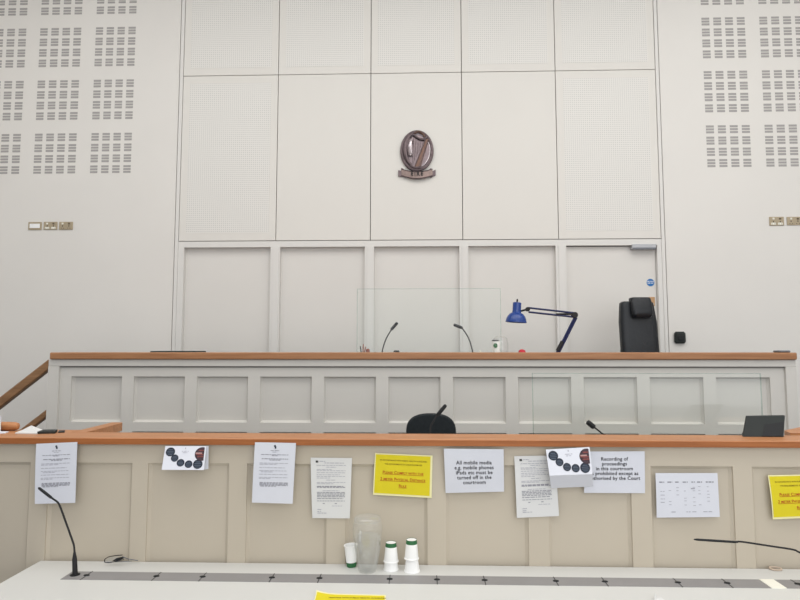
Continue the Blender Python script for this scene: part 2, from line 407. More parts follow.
for i, (r0, w) in enumerate(((0, .010), (1.6, .008), (3.2, .007))):
    wg.tube(spline([E(409.8 + r0, 140 + r0 * .7, .05), E(407.6 + r0, 148, .054), E(409 + r0, 157, .05)], 5), w, 7, i % 2)
wg.tube(spline([E(411, 141, .05), E(410.6, 149, .056), E(411.6, 156.5, .05)], 5), [.005] + [.016] * 9 + [.006], 8, 1)
wg.build('winged_figure', ['bronzed', 'bronzel'], emb)
ft = MB(); ft.tube([E(410.5, 167, .035), E(414.5, 168.8, .035), E(421.5, 168.2, .035)], .014, 8); ft.build('harp_foot', 'bronzed', emb)
cl_ = MB(); cl_.tube(spline([E(414.5, 134.5, .034), E(418.5, 132.6, .034), E(423, 135.4, .034), E(424.5, 138, .034)], 5), .012, 8); cl_.build('crest_leaf', 'copper', emb)
# scroll: a curved ribbon with folded ends
sc = MB(); n = 16; top = []; bot = []
for i in range(n + 1):
    u = i / n; px = 401.5 + 31 * u; d = 3.4 * math.sin(math.pi * u) - .8
    top.append(E(px, 170.6 + d * .9, .03 + .012 * math.sin(math.pi * u))); bot.append(E(px, 177 + d, .03 + .012 * math.sin(math.pi * u)))
sc.add(top + bot, [(i, i + 1, n + 2 + i, n + 1 + i)[::-1] for i in range(n)])
back = [v + Vector((0, .018, 0)) for v in top + bot]; sc.add(back, [(i, i + 1, n + 2 + i, n + 1 + i) for i in range(n)])
sc.tube(top, .005, 6, 1); sc.tube(bot, .006, 6, 1)
for s, x0, x1 in ((0, 398.2, 403.6), (1, 430.4, 435.6)):
    zt = (169.2, 170.8) if not s else (170.8, 169.2)
    a4 = [E(x0, zt[0] + (1.5 if not s else 1.8), .022), E(x1, zt[1] + 1, .022), E(x1, zt[1] + 6.2, .022), E(x0, zt[0] + 7.6, .022)]
    sc.add(a4 + [v + Vector((0, .015, 0)) for v in a4], [(3, 2, 1, 0), (0, 1, 5, 4), (1, 2, 6, 5), (2, 3, 7, 6), (3, 0, 4, 7)], 2)
    sc.add([E(401.3 + 30 * s, 168.4, .02), E(404 + 25.5 * s, 169.5, .02), E(403.2 + 26.5 * s, 174.5, .02), E(400.8 + 31 * s, 173.5, .02)], [(3, 2, 1, 0)] , 2)
scroll = sc.build('scroll', ['scrollm', 'bronzed', 'bronzed'], emb)
vs, fs = text_mesh('ÉIRE', .062, bold=.002, space=1.35)
cz = E(417, 177.0).z
MB().add([(ec.x + v.x * .9, WY - .047, cz + v.y + 1.4 * (v.x ** 2)) for v in vs], fs).build('scroll_lettering', 'blackm', scroll)
# ------------------------------------------------------------------ judge's bench
JY = 4.62; JR = 4.575                       # face of the panels, front edge of the wooden rail
jz = Zt(352.5, JR); jz0 = Zt(359.6, JR)
jl, jr = X(48.5, 400, JY), X(796, 400, JY)
jb = thing('judges_bench', 'long raised grey panelled bench with a wooden rail along its top', 'bench', ((jl + jr) / 2, JY, 0))
rl = MB(); x0, x1 = X(49.3, 356, JR), X(797.5, 356, JR)
rl.box(x0, x1, JR, JR + .24, jz0, jz, 0, .007); rl.build('wooden_rail', 'wood', jb)
MB().box(x0 + .02, x1 - .02, JR + .24, JR + .86, jz - .07, jz - .04).build('desk_top', 'wood', jb)
zf = Zt(366.4, JY)
fz = MB().box(jl, jr, JY - .022, JY + .06, zf, jz0, 0, .003); fz.build('frieze_board', 'jb', jb)
fl, fr_ = X(59.3, 400, JY), X(785.5, 400, JY)
for a, b in ((jl, fl), (fr_, jr)):
    MB().box(a, b, JY - .022, JY + .06, DZ * 0, zf).build('end_post', 'jb', jb)
MB().box(fl, fr_, JY - .006, JY + .01, zf - .010, zf).build('painted_shadow_line', 'gap', jb)  # grey strip painting the shadow line under the frieze, not a separate moulding
first, last = X(70.5, 400, JY), X(771, 400, JY); w = (last - first) / (11 * 52.3 + 10 * 12.4); pw, pg = 52.3 * w, 12.4 * w
cols = [(first + i * (pw + pg), first + i * (pw + pg) + pw) for i in range(11)]
zt, zbm = Zt(376.8, JY), Zt(423.2, JY); hgt = zt - zbm; zl = Zt(432.6, JY)
rows = [(zbm, zt), (zl - hgt, zl)]
fm = MB(); panelled(fm, fl, fr_, 0, zf, cols, rows, JY, .032, .014, jb, 'jb'); fm.box(fl, fr_, JY + .044, JY + .07, 0, zf - .01)
fm.build('panel_frame', 'jb', jb)
# stair handrails at the left end of the bench
def bar(p, q, w, h, mb):
    p, q = Vector(p), Vector(q); d = (q - p).normalized(); nrm = Vector((0, 1, 0)).cross(d).normalized(); L = (q - p).length
    T = Matrix((( d.x, 0, nrm.x, p.x), (d.y, 1, nrm.y, p.y), (d.z, 0, nrm.z, p.z), (0, 0, 0, 1)))
    mb.box(0, L, -w / 2, w / 2, -h / 2, h / 2, 0, .008, T)
hy = 4.73
hr = thing('stair_handrail', 'brown wooden double stair handrail sloping down left of the raised bench', 'handrail', (jl - .6, hy, 0))
u0, u1 = at(53, 362.3, hy), at(-62, 452, hy); m = MB(); bar(u0, u1, .06, .068, m); m.build('upper_rail', 'woodd', hr)
l0, l1 = at(50, 411.5, hy), at(-62, 497, hy); m = MB(); bar(l0, l1, .05, .05, m); m.build('lower_rail', 'woodd', hr)
e = u0.lerp(u1, .93); MB().box(e.x - .03, e.x + .03, hy - .025, hy + .025, 0, e.z - .01, 0, .004).build('newel_post', 'woodd', hr)
# things on the judge's bench
dz = jz - .04
def gooseneck(name, label, base, pts, rn, rh, head, grp=None, stub=None, bm='black', hmat='black', bead=None):
    t = thing(name, label, 'microphone', base)
    if bead: MB().lathe(bead, 20, T=Matrix.Translation(base)).build('base', bm, t)
    if stub: MB().tube(stub[0], stub[1], 12).build('stub', 'blackm', t)
    MB().tube(spline(pts, 7), rn, 8).build('gooseneck', 'blackm', t)
    hd = MB(); a, b = Vector(head[0]), Vector(head[1])
    hd.tube([a, a.lerp(b, .08), a.lerp(b, .5), a.lerp(b, .92), b], [rh * .6, rh, rh * 1.08, rh, rh * .55], 12); hd.build('capsule', hmat, t)
    if grp: t['group'] = grp
    return t
my = 4.98
B_ = [(.055, 0), (.055, .012), (.03, .022), (.012, .026)]
def J(px, py, Y=my): return at(px, py, Y)
b = J(382.3, 352); b.z = dz
gooseneck('gooseneck_microphone', 'black gooseneck microphone bending right behind the clear screen on the raised bench', b, [b + Vector((0, 0, .01)), J(382.5, 350), J(386, 339), J(391.5, 329.5)], .005, .012, (J(391, 330), J(397.5, 322.5)), bead=B_)
b = J(472.6, 352); b.z = dz
gooseneck('gooseneck_microphone', 'black gooseneck microphone bending left, beside the white cup on the raised bench', b, [b + Vector((0, 0, .01)), J(472.3, 350), J(468.5, 338), J(462, 327.8)], .005, .012, (J(462.5, 328), J(453.5, 324.6)), bead=B_)
# clear screen
def screen(px0, px1, py0, Y, zbase, label, feet):
    p, q = at(px0, py0, Y), at(px1, py0, Y)
    t = thing('clear_screen', label, 'screen', ((p.x + q.x) / 2, Y, zbase))
    pane = MB().add([(p.x, Y, zbase + .004), (q.x, Y, zbase + .004), (q.x, Y, p.z), (p.x, Y, p.z)], [(0, 1, 2, 3)]).build('pane', 'glass', t)
    ed = MB()
    e = .0022
    ed.box(p.x - e, q.x + e, Y - .003, Y + .003, p.z, p.z + e * 1.6)
    for x in (p.x, q.x): ed.box(x - e, x + e, Y - .003, Y + .003, zbase + .004, p.z)
    ed.build('pane_edge', 'gedge', pane)
    for f in feet:
        x = p.x + (q.x - p.x) * f; MB().box(x - .012, x + .012, Y - .06, Y + .06, zbase, zbase + .012, 0, .002).build('foot', 'foil', t)
screen(357.3, 500.3, 289.2, 4.84, dz, 'clear upright screen in front of the two microphones on the raised bench', (.08, .92))
# pens and small things by the screen's left edge
py_ = 4.95
pc = J(362.5, 352, py_); 
t = thing('pen_holder', 'small reddish pen holder at the left edge of the clear screen', 'pen holder', (pc.x, py_, dz))
MB().lathe([(.026, 0), (.028, .028), (.025, .028), (.023, .004)], 20, T=Matrix.Translation((pc.x, py_, dz + .0)), cap1=False).build('cup', 'pens', t)
for i, (dx, hh, mm) in enumerate(((-.012, .088, 'blackm'), (.004, .105, 'pens'), (.016, .085, 'pens'))):
    MB().tube([(pc.x + dx * .5, py_, dz + .006), (pc.x + dx * 1.6, py_ + .01, dz + hh)], [.0045, .0045], 8).build('pen', mm, t)
pc = J(367.8, 352, py_ + .05)
o = MB(); o.box(pc.x - .016, pc.x + .016, py_ + .03, py_ + .055, dz, dz + .068, 0, .008); o.build('stamp', 'pens', origin=(pc.x, py_ + .04, dz))
tag(bpy.data.objects[o and 'stamp'], 'small reddish brown stamp just right of the pen holder', 'stamp')
o = MB(); pc = J(396.5, 352, 5.0); o.box(pc.x - .024, pc.x + .024, 4.97, 5.03, dz, dz + .054, 0, .006)
tag(o.build('phone', 'darkgrey', origin=(pc.x, 5, dz)), 'thin dark device lying by the left microphone on the raised bench', 'device')
# folder at left
o = MB(); a, b = X(150, 352, 4.74), X(195.5, 352, 4.74); o.box(a, b, 4.74, 4.98, dz, dz + .050, 0, .004)
tag(o.build('black_folder', 'darkgrey', origin=((a + b) / 2, 4.9, dz)), 'thin dark folder lying flat toward the left end of the raised bench', 'folder')
a, b = X(777, 352, 4.66), X(788, 352, 4.66)
tag(MB().box(a, b, 4.62, 4.72, jz, jz + .016, 0, .007).build('grey_pouch', 'silverd', origin=((a + b) / 2, 4.66, jz)), 'small grey pouch near the right end of the raised bench', 'pouch')
# paper cup with green logo, upturned tumbler, small white bottle, red desk bell
def paper_cup(mb, r0, r1, h, T): mb.lathe([(r0, 0), (r1, h), (r1 + .002, h), (r1 + .002, h - .004)], 28, T=T)
cy = 4.95; p = J(496.4, 352, cy)
t = thing('paper_cup', 'white paper cup with a round green logo on the raised bench', 'cup', (p.x, cy, dz))
hc = J(496, 341.2, cy).z - dz
MB().lathe([(.028, 0), (.033, hc - .004), (.035, hc - .003), (.035, hc), (.031, hc), (.029, hc - .02)], 28, T=Matrix.Translation((p.x, cy, dz)), cap1=False).build('cup_body', 'cup', t)
MB().lathe([(.028, hc), (.027, hc + .010), (.020, hc + .012)], 24, T=Matrix.Translation((p.x - .008, cy, dz))).build('lid_spout', 'blackm', t)
lg = MB(); lc = J(494, 345.6, cy).z - dz
lg.add([(p.x - .012 + .0175 * math.cos(i * math.pi / 12), cy - .0362, dz + lc + .0195 * math.sin(i * math.pi / 12)) for i in range(24)], [tuple(range(24))]); lg.build('logo', 'green', t)
p = J(500.5, 352, cy + .13); hc = J(500, 336, cy + .13).z - dz
t = thing('glass_jar', 'clear rounded jar just behind the logo paper cup', 'jar', (p.x, cy + .13, dz))
MB().lathe([(.062, 0), (.066, .02), (.066, hc * .6), (.056, hc * .9), (.03, hc), (.004, hc)], 28, T=Matrix.Translation((p.x, cy + .13, dz)), cap0=False).build('body', 'foil', t)
p = J(480.2, 352, cy)
t = thing('white_bottle', 'tiny white bottle between the right microphone and the logo cup', 'bottle', (p.x, cy, dz))
MB().lathe([(.011, 0), (.012, .03), (.006, .036)], 16, T=Matrix.Translation((p.x, cy, dz))).build('bottle_body', 'cup', t)
MB().lathe([(.007, .036), (.007, .054), (.003, .056)], 16, T=Matrix.Translation((p.x, cy, dz))).build('cap', 'cream', t)
p = J(522, 352, cy)
t = thing('desk_bell', 'small round red bell-like gadget on the raised bench under the blue lamp', 'bell', (p.x, cy, dz))
MB().lathe([(.036, 0), (.037, .034), (.030, .040)], 24, T=Matrix.Translation((p.x, cy, dz))).build('base', 'redp', t)
MB().lathe([(.030, .040), (.026, .054), (.014, .062), (.003, .064)], 24, T=Matrix.Translation((p.x, cy, dz))).build('dome', 'redp', t)
# blue desk lamp
ly = 5.0
def L(px, py, y=ly): return at(px, py, y)
lb = L(556.5, 352); 
t = thing('desk_lamp', 'blue adjustable desk lamp with a domed shade on the raised bench', 'lamp', (lb.x, ly, dz))
MB().lathe([(.085, 0), (.088, .008), (.08, .016), (.025, .02), (.014, .03)], 32, T=Matrix.Translation((lb.x, ly, dz))).build('base', 'blue', t)
ar = MB()
for dx in (-.009, .009):
    ar.tube([L(558, 352.5) + Vector((dx, 0, 0)), L(575.6, 317.5) + Vector((dx, 0, 0))], .0085, 8)
ar.build('lower_arm', 'bluedark', t)
sp = MB(); A_, B2 = L(557.5, 351), L(562.5, 341.5); sp.tube([A_, B2], .016, 10); sp.build('spring', 'blackm', t)
ua = MB(); ua.tube([L(575, 313), L(528.5, 307.8)], .008, 8); ua.tube([L(574, 317), L(528.5, 312)], .008, 8); ua.build('upper_arm', 'bluedark', t)
sp = MB(); sp.tube([L(572, 313.8), L(556, 314.4)], .009, 8); sp.build('arm_spring', 'blackm', t)
jn = MB(); c0 = L(574.5, 315); jn.tube([c0 + Vector((0, -.022, 0)), c0 + Vector((0, .022, 0))], .024, 16); jn.build('elbow_joint', 'blackm', t)
jn = MB(); c0 = L(527.6, 309.3); jn.tube([c0 + Vector((0, -.018, 0)), c0 + Vector((0, .018, 0))], .018, 16); jn.tube([c0, L(520, 311.2)], .008, 8); jn.build('head_joint', 'blackm', t)
s0 = L(516.8, 308.4); axis = Matrix.Rotation(R(4), 4, 'Y')
T = Matrix.Translation(s0) @ axis
sh = MB(); u = ly / 600
sh.lathe([(.002, 6.6 * u), (3.4 * u, 6.0 * u), (4.2 * u, 5.6 * u), (4.2 * u, -2.5 * u), (4.5 * u, -4.2 * u), (6.6 * u, -5.4 * u), (8.5 * u, -7.6 * u), (9.8 * u, -10.4 * u), (10.4 * u, -13.2 * u), (10.5 * u, -14 * u), (10 * u, -14 * u), (8.2 * u, -8.5 * u), (4 * u, -5 * u)], 36, T=T, cap1=False)
shade = sh.build('lamp_shade', 'blue', t)
sw = MB(); sw.lathe([(.7 * u, 6 * u), (.9 * u, 8.6 * u), (.3 * u, 9.6 * u)], 12, T=T); sw.build('switch', 'blackm', shade)
bl = MB(); bl.lathe([(2.2 * u, -5 * u), (4.6 * u, -9 * u), (3.5 * u, -12 * u), (.3 * u, -13 * u)], 20, T=T); bl.build('bulb', 'white', shade)
# black leather chair
chy = 5.62
chf = chy + .19; cc = X(638.6, 352, chf)
t = thing('leather_chair', 'high-backed black leather chair with headrest behind the raised bench', 'chair', (cc, chy, DZ))
def chair_back(mb, zs, hw, y0, th, n=14):
    prof = []
    for z, w_, yy in zip(zs, hw, y0):
        ring = []
        for i in range(n * 2):
            a = 2 * math.pi * i / (n * 2); cs, sn = math.cos(a), math.sin(a)
            ring.append((cc + w_ * math.copysign(abs(cs) ** .35, cs), yy + th / 2 * math.copysign(abs(sn) ** .55, sn), z))
        prof.append(ring)
    n2 = n * 2; vs = [v for r in prof for v in r]
    fs = [(j * n2 + i, j * n2 + (i + 1) % n2, (j + 1) * n2 + (i + 1) % n2, (j + 1) * n2 + i) for j in range(len(prof) - 1) for i in range(n2)]
    fs += [tuple(range(n2))[::-1], tuple((len(prof) - 1) * n2 + i for i in range(n2))]
    mb.add(vs, fs)
zt_ = Zt(302, chf); hwT = (X(656.2, 310, chf) - X(622, 310, chf)) / 2; hwB = (X(658, 350, chf) - X(619, 350, chf)) / 2
bk = MB(); chair_back(bk, [DZ + .5, DZ + .7, zt_ - .45, zt_ - .2, zt_ - .06, zt_ - .015, zt_], [hwB * 1.06, hwB * 1.02, hwB * .95, hwB * .95, hwT * .99, hwT * .95, hwT * .84], [chy + .14, chy + .15, chy + .16, chy + .19, chy + .21, chy + .215, chy + .22], .12)
bk.build('backrest', 'leather', t)
hx0, hx1 = X(630.8, 305, chy + .12), X(651.8, 305, chy + .12); hz0, hz1 = Zt(317.8, chy + .12), Zt(297.8, chy + .12)
hd = MB(); occ = cc; cc = (hx0 + hx1) / 2
chair_back(hd, [hz0, hz0 + .025, hz0 + .06, hz1 - .03, hz1 - .008, hz1], [(hx1 - hx0) / 2 * f for f in (.84, .96, 1, 1, .97, .84)], [chy + .13, chy + .115, chy + .115, chy + .15, chy + .16, chy + .165], .10); cc = occ
hd.build('headrest', 'leather', t)
MB().box(cc - .25, cc + .25, chy - .36, chy + .14, DZ + .42, DZ + .54, 0, .04).build('seat', 'leather', t)
for s in (-1, 1):
    MB().tube(spline([(cc + s * .2, chy + .12, DZ + .70), (cc + s * .27, chy - .05, DZ + .70), (cc + s * .27, chy - .22, DZ + .68), (cc + s * .24, chy - .2, DZ + .48)], 6), .025, 10).build('armrest', 'leather', t)
MB().tube([(cc, chy - .1, DZ + .42), (cc, chy - .1, DZ + .09)], .03, 12).build('gas_column', 'chrome', t)
for i in range(5):
    a = 2 * math.pi * i / 5 + .3; ex, ey = cc + .3 * math.cos(a), chy - .1 + .3 * math.sin(a)
    l = MB().tube([(cc, chy - .1, DZ + .12), (ex, ey, DZ + .075)], [.028, .018], 8).build('leg', 'black', t)
    MB().tube([(ex - .02 * math.sin(a), ey + .02 * math.cos(a), DZ + .032), (ex + .02 * math.sin(a), ey - .02 * math.cos(a), DZ + .032)], .03, 14).build('caster', 'black', l)
# ------------------------------------------------------------------ registrar's bench (lower)
RF = 3.0; RYf = 3.03
rz = Zt(439.4, RF); r0 = Zt(446.2, RF); LB = atz(419, 433.6, rz).y
bl_, br_ = -2.62, 2.75
rb = thing('registrars_bench', 'lower stone-coloured panelled bench with a reddish wooden ledge, notices taped along it', 'bench', (0, RYf, 0))
rl = MB().box(bl_, br_, RF, LB, r0, rz, 0, .005); rl.build('wooden_ledge', 'woodr', rb)
MB().box(bl_, br_, RF - .0015, RF + .004, r0 + .001, rz - .003, 0, .001).build('front_strip', 'woodf', rb)  # thin front strip in a darker wood tone than the ledge top
yo = 520
cols = []
for a, b in ((-56, 28), (46, 130.5), (146.5, 228), (246, 326.5), (345.5, 427.5), (446, 528.5), (549, 632), (652, 735), (754, 837)):
    cols.append((X(a, yo, RYf), X(b, yo, RYf)))
ztop = Zt(464.6, RYf)
fm = MB(); panelled(fm, bl_, br_, 0, r0, cols, [(.12, ztop)], RYf, .018, .016, rb, 'rb'); fm.box(bl_, br_, RYf + .028, RYf + .09, 0, r0 - .004)
fm.build('panel_frame', 'rb', rb)
MB().box(-1.86, 1.86, RF + .26, RF + .7, rz - .34, rz - .31).build('desk_top', 'table', rb)
def return_rail(name, pxs, skew, label):
    pass
# side return of the ledge, left: a flat rail running back from the ledge
a0 = atz(112, 422.3, rz); a1 = atz(125, 422.3, rz)
m = MB(); y1 = a0.y; pts = [(a0.x, LB + .001), (a1.x, LB + .001), (a1.x, y1 - .03), (a1.x - .012, y1 - .006), (a1.x - .03, y1), (a0.x, y1)]
m.add([(x, y, rz) for x, y in pts] + [(x, y, rz - .045) for x, y in pts], [tuple(range(6)), tuple(range(6, 12))[::-1]] + [((i + 1) % 6, i, i + 6, (i + 1) % 6 + 6) for i in range(6)])
m.build('side_rail', 'woodr', rb)
MB().box(a0.x + .012, a1.x - .012, RYf + .09, y1 - .03, 0, rz - .045).build('side_wall', 'rb', rb)
P4 = [atz(784.2, 430.4, rz), atz(790, 433.0, rz), atz(832, 433.2, rz), atz(832, 420.5, rz)]; m = MB()
m.add(P4 + [v - Vector((0, 0, .04)) for v in P4], [(0, 1, 2, 3), (7, 6, 5, 4)] + [((i + 1) % 4, i, i + 4, (i + 1) % 4 + 4) for i in range(4)])
m.build('side_rail', 'woodr', rb)
MB().box(P4[1].x + .03, P4[2].x - .03, LB + .01, LB + .10, 0, rz - .04).build('side_wall', 'rb', rb)
# counter beyond the left end with its own wooden rail
sy = 3.72
sx1 = a0.x - .01
sc_ = thing('side_counter', 'narrow side counter behind the left end of the ledge with a stubby rounded wooden rail', 'counter', (-2.2, 3.3, 0))
MB().box(-2.62, sx1, LB + .004, LB + .10, rz - .03, rz - .002).build('counter_top', 'woodr', sc_)
MB().box(-2.60, sx1 - .02, LB + .004, LB + .08, 0, rz - .03).build('counter_body', 'rb', sc_)
wy = LB + .06; p, q = at(-40, 421.6, wy), at(18.6, 430.6, wy)
m = MB(); n = 14; hh = (p.z - rz + .002) / 2; zc = rz - .002 + hh
m.tube([(p.x, wy, zc), (q.x - .06, wy, zc), (q.x - .02, wy, zc), (q.x - .005, wy, zc), (q.x, wy, zc)], [hh, hh, hh * .93, hh * .75, hh * .4], 14); m.build('wooden_rail', 'woodr', sc_)
# papers and dark folders lying at the left
def flat(name, pts, z, th, m, label, cat, lift=None):
    P = [atz(x, y, z) for x, y in pts]; mb = MB(); n = len(P)
    mb.add([v + Vector((0, 0, th)) for v in P] + P, [tuple(range(n)), tuple(range(n, 2 * n))[::-1]] + [((i + 1) % n, i, i + n, (i + 1) % n + n) for i in range(n)])
    if lift: mb.v[lift[0]].z += lift[1]
    c_ = sum(P, Vector()) / n
    return tag(mb.build(name, m, origin=(c_.x, c_.y, z)), label, cat)
flat('paper_sheet', [(15, 433.8), (37, 434.2), (44, 431.4), (31, 430.6), (22, 431.2)], rz, .006, 'paperw', 'loose white sheets lying on the ledge at its left end', 'paper', (3, .022))
flat('notepad', [(-14, 433.6), (5, 433.6), (9, 432), (-6, 431.6)], rz, .003, 'paper', 'white sheet at the far left of the ledge beside the stubby rail', 'paper')
t = thing('upright_card', 'white card standing upright at the far left edge of the counter', 'card', tuple(at(-3, 431, 3.2))); t.location.z = rz
q0, q1 = at(-8, 430, 3.2), at(1.2, 416, 3.2)
MB().box(q0.x, q1.x, 3.199, 3.202, rz, q1.z).build('card_sheet', 'paper', t); MB().box(q0.x, q0.x + .01, 3.202, 3.24, rz, q1.z - .03).build('stand', 'paperw', t)
flat('black_folder', [(37.2, 434), (55, 433.6), (57.5, 431.6), (43, 431.8)], rz, .012, 'darkgrey', 'small dark folder lying on the ledge right of the loose sheets', 'folder')
flat('black_wallet', [(58, 433), (64.5, 432.6), (65, 431.2), (59, 431.4)], rz, .006, 'black', 'little black wallet on the ledge just right of the dark folder', 'wallet')
# small black display standing on the ledge at right
y_ = atz(764, 437, rz).y
t = thing('display_unit', 'small black display unit standing on the ledge at the right end', 'display', (X(764, 437, y_), y_, rz))
P = [at(743.2, 437, y_), at(783.8, 437, y_)]; xl, xr = P[0].x, P[1].x
top = at(746.8, 416.2, y_ + .05); top2 = at(785.2, 415.6, y_ + .05)
m = MB(); vs = [Vector((xl, y_, rz)), Vector((xr, y_, rz)), Vector((top2.x, y_ + .05, top2.z)), Vector((top.x, y_ + .05, top.z))]
vs += [v + Vector((0, .012, .002)) for v in vs]
m.add(vs, [(0, 1, 2, 3), (7, 6, 5, 4), (0, 4, 5, 1), (1, 5, 6, 2), (2, 6, 7, 3), (3, 7, 4, 0)]); m.build('casing', 'darkgrey', t, bevel=.002)
mid = (vs[0] + vs[1]) / 2 + Vector((0, -.0015, 0)); mt = (vs[2] + vs[3]) / 2 + Vector((0, -.0015, 0)); m = MB()
m.add([mid + Vector((-.004, 0, .004)), vs[1] + Vector((-.004, -.0015, .006)), vs[2] + Vector((-.004, -.0015, -.006)), mt + Vector((-.003, 0, -.006))], [(0, 1, 2, 3)]); m.build('reflection_half', 'black', t)  # reflection on the screen, painted as a darker right half
m = MB(); m.add([(xl + .05, y_ + .05, rz), (xr - .05, y_ + .05, rz), (xr - .05, y_ + .11, rz), (xl + .05, y_ + .11, rz), (xl + .06, y_ + .055, rz + .06), (xr - .06, y_ + .055, rz + .06)], [(0, 1, 5, 4), (3, 4, 5, 2), (0, 4, 3), (1, 2, 5), (3, 2, 1, 0)]); m.build('stand', 'black', t)
# registrar's chair: rounded fabric back
fy = 3.92
cc2 = at(431, 433, fy)
t = thing('office_chair', 'black fabric office chair with a rounded back behind the lower bench', 'chair', (cc2.x, fy, 0))
mb = MB(); zb0 = .95; ztp = at(431, 413.4, fy).z
hw = (X(455.4, 432, fy) - X(407, 432, fy)) / 2; zr = at(431, 432.5, fy).z
outl = []
for i in range(33):
    a = math.pi * i / 32; outl.append((cc2.x + hw * 1.03 * math.copysign(abs(math.cos(a)) ** .8, math.cos(a)), zr + (ztp - zr) * math.sin(a) ** .75))
outl += [(cc2.x - hw * 1.05, zb0 + .12), (cc2.x - hw * .85, zb0), (cc2.x + hw * .85, zb0), (cc2.x + hw * 1.05, zb0 + .12)]
n = len(outl); cz_ = (ztp + zb0) / 2
rings = [(.965, 0), (1, .015), (1, .045), (.95, .065)]
vs = [Vector((cc2.x + (x - cc2.x) * s, fy - .03 + y, cz_ + (z - cz_) * s)) for s, y in rings for x, z in outl]
fs = [(j * n + i, (j + 1) * n + i, (j + 1) * n + (i + 1) % n, j * n + (i + 1) % n) for j in range(3) for i in range(n)] + [tuple(range(n))[::-1] , tuple(3 * n + i for i in range(n))]
mb.add(vs, fs); mb.build('backrest', 'fabric', t)
MB().box(cc2.x - .23, cc2.x + .23, fy - .46, fy - .02, .74, .83, 0, .03).build('seat', 'fabric', t)
MB().box(cc2.x - .03, cc2.x + .03, fy + .035, fy + .05, .70, 1.1, 0, .004).build('back_bar', 'black', t)
MB().box(cc2.x - .05, cc2.x + .05, fy - .25, fy + .05, .70, .74).build('seat_plate', 'black', t)
MB().tube([(cc2.x, fy - .22, .72), (cc2.x, fy - .22, .10)], .028, 12).build('gas_column', 'chrome', t)
for i in range(5):
    a = 2 * math.pi * i / 5 + .3; ex, ey = cc2.x + .29 * math.cos(a), fy - .22 + .29 * math.sin(a)
    l = MB().tube([(cc2.x, fy - .22, .12), (ex, ey, .075)], [.028, .018], 8).build('leg', 'black', t)
    MB().tube([(ex - .02 * math.sin(a), ey + .02 * math.cos(a), .031), (ex + .02 * math.sin(a), ey - .02 * math.cos(a), .031)], .031, 14).build('caster', 'black', l)
# microphones on the registrar's desk
dz2 = rz - .31
gy = 3.45
b = at(430.5, 437, gy); b.z = dz2
gooseneck('gooseneck_microphone', 'thick black microphone head raised in front of the rounded fabric chair', b, [b + Vector((0, 0, .01)), at(430.3, 436, gy), at(431, 426, gy), at(434.5, 419.5, gy), at(437, 415.5, gy)], .0045, .0105, (at(437, 415.8, gy), at(446, 404.8, gy)), bead=B_)
gy = 3.42
b = at(608, 440, gy); b.z = dz2
gooseneck('gooseneck_microphone', 'small black microphone leaning left above the ledge, over the recording notice', b, [b + Vector((0, 0, .01)), at(608.5, 441, gy), at(602, 433.5, gy), at(592, 425.5, gy)], .0045, .014, (at(594.5, 427.6, gy), at(587, 421.6, gy)), bead=B_)
screen(532.3, 760.3, 373.6, 3.5, dz2, 'large clear screen standing behind the right half of the lower bench', (.06, .94))
# ------------------------------------------------------------------ notices taped to the front
BU = None
class Sheet:
    """a sheet of paper: four corners (tl, tr, br, bl) with a slight curl; anything printed follows the sheet"""
    def __init__(s, tl, tr, br, bl, W, H, curl=.004, lift=0): s.c = (tl, tr, br, bl); s.W = W; s.H = H; s.curl = curl; s.lift = lift
    def P(s, u, v, off=0):
        tl, tr, br, bl = s.c; p = (tl * (1 - u) + tr * u) * (1 - v) + (bl * (1 - u) + br * u) * v
        p = p.copy(); p.y -= s.curl * math.sin(v * math.pi * .9) * (.6 + .4 * math.cos(u * 3)) + off
        p.y -= s.lift * max(0, v - .5) ** 2 * 4
        return p
    def mesh(s, mb, n=10, u0=0, u1=1, v0=0, v1=1, off=0, mi=0):
        vs = [s.P(u0 + (u1 - u0) * i / n, v0 + (v1 - v0) * j / n, off) for j in range(n + 1) for i in range(n + 1)]
        mb.add(vs, [(j * (n + 1) + i, (j + 1) * (n + 1) + i, (j + 1) * (n + 1) + i + 1, j * (n + 1) + i + 1) for j in range(n) for i in range(n)], mi)
    def put(s, mb, vs, fs, x, y, mi=0, off=.0015):        # flat print at sheet position x,y in metres from top left (y down)
        mb.add([s.P((x + v.x) / s.W, (y - v.y) / s.H, off) for v in vs], fs, mi)
    def bar(s, mb, x0, x1, y0, y1, mi=0, off=.0012):
        n = max(1, int((x1 - x0) / .03)); vs = [s.P((x0 + (x1 - x0) * i / n) / s.W, y / s.H, off) for y in (y0, y1) for i in range(n + 1)]
        mb.add(vs, [(i, n + 1 + i, n + 2 + i, i + 1) for i in range(n)], mi)
def corners(pts, Y): 
    Ys = Y if isinstance(Y, tuple) else (Y,) * 4
    return [at(x, y, q) for (x, y), q in zip(pts, Ys)]
def words(sh, mb, x0, x1, y, h, mi=0, dens=.85):          # a line of small print, word by word
    x = x0
    while x < x1:
        w_ = random.uniform(.008, .024); e = min(x + w_, x1)
        sh.bar(mb, x, e, y, y + h, mi); x = e + .0035
def begin(name, label, cat, pts, Y, W, H, m, grp=None, **k):
    cs = corners(pts, Y); sh = Sheet(*cs, W, H, **k); mb = MB(); sh.mesh(mb)
    o = mb.build(name, m, origin=tuple((cs[0] + cs[1]) / 2)); tag(o, label, cat, grp)
    return sh, o
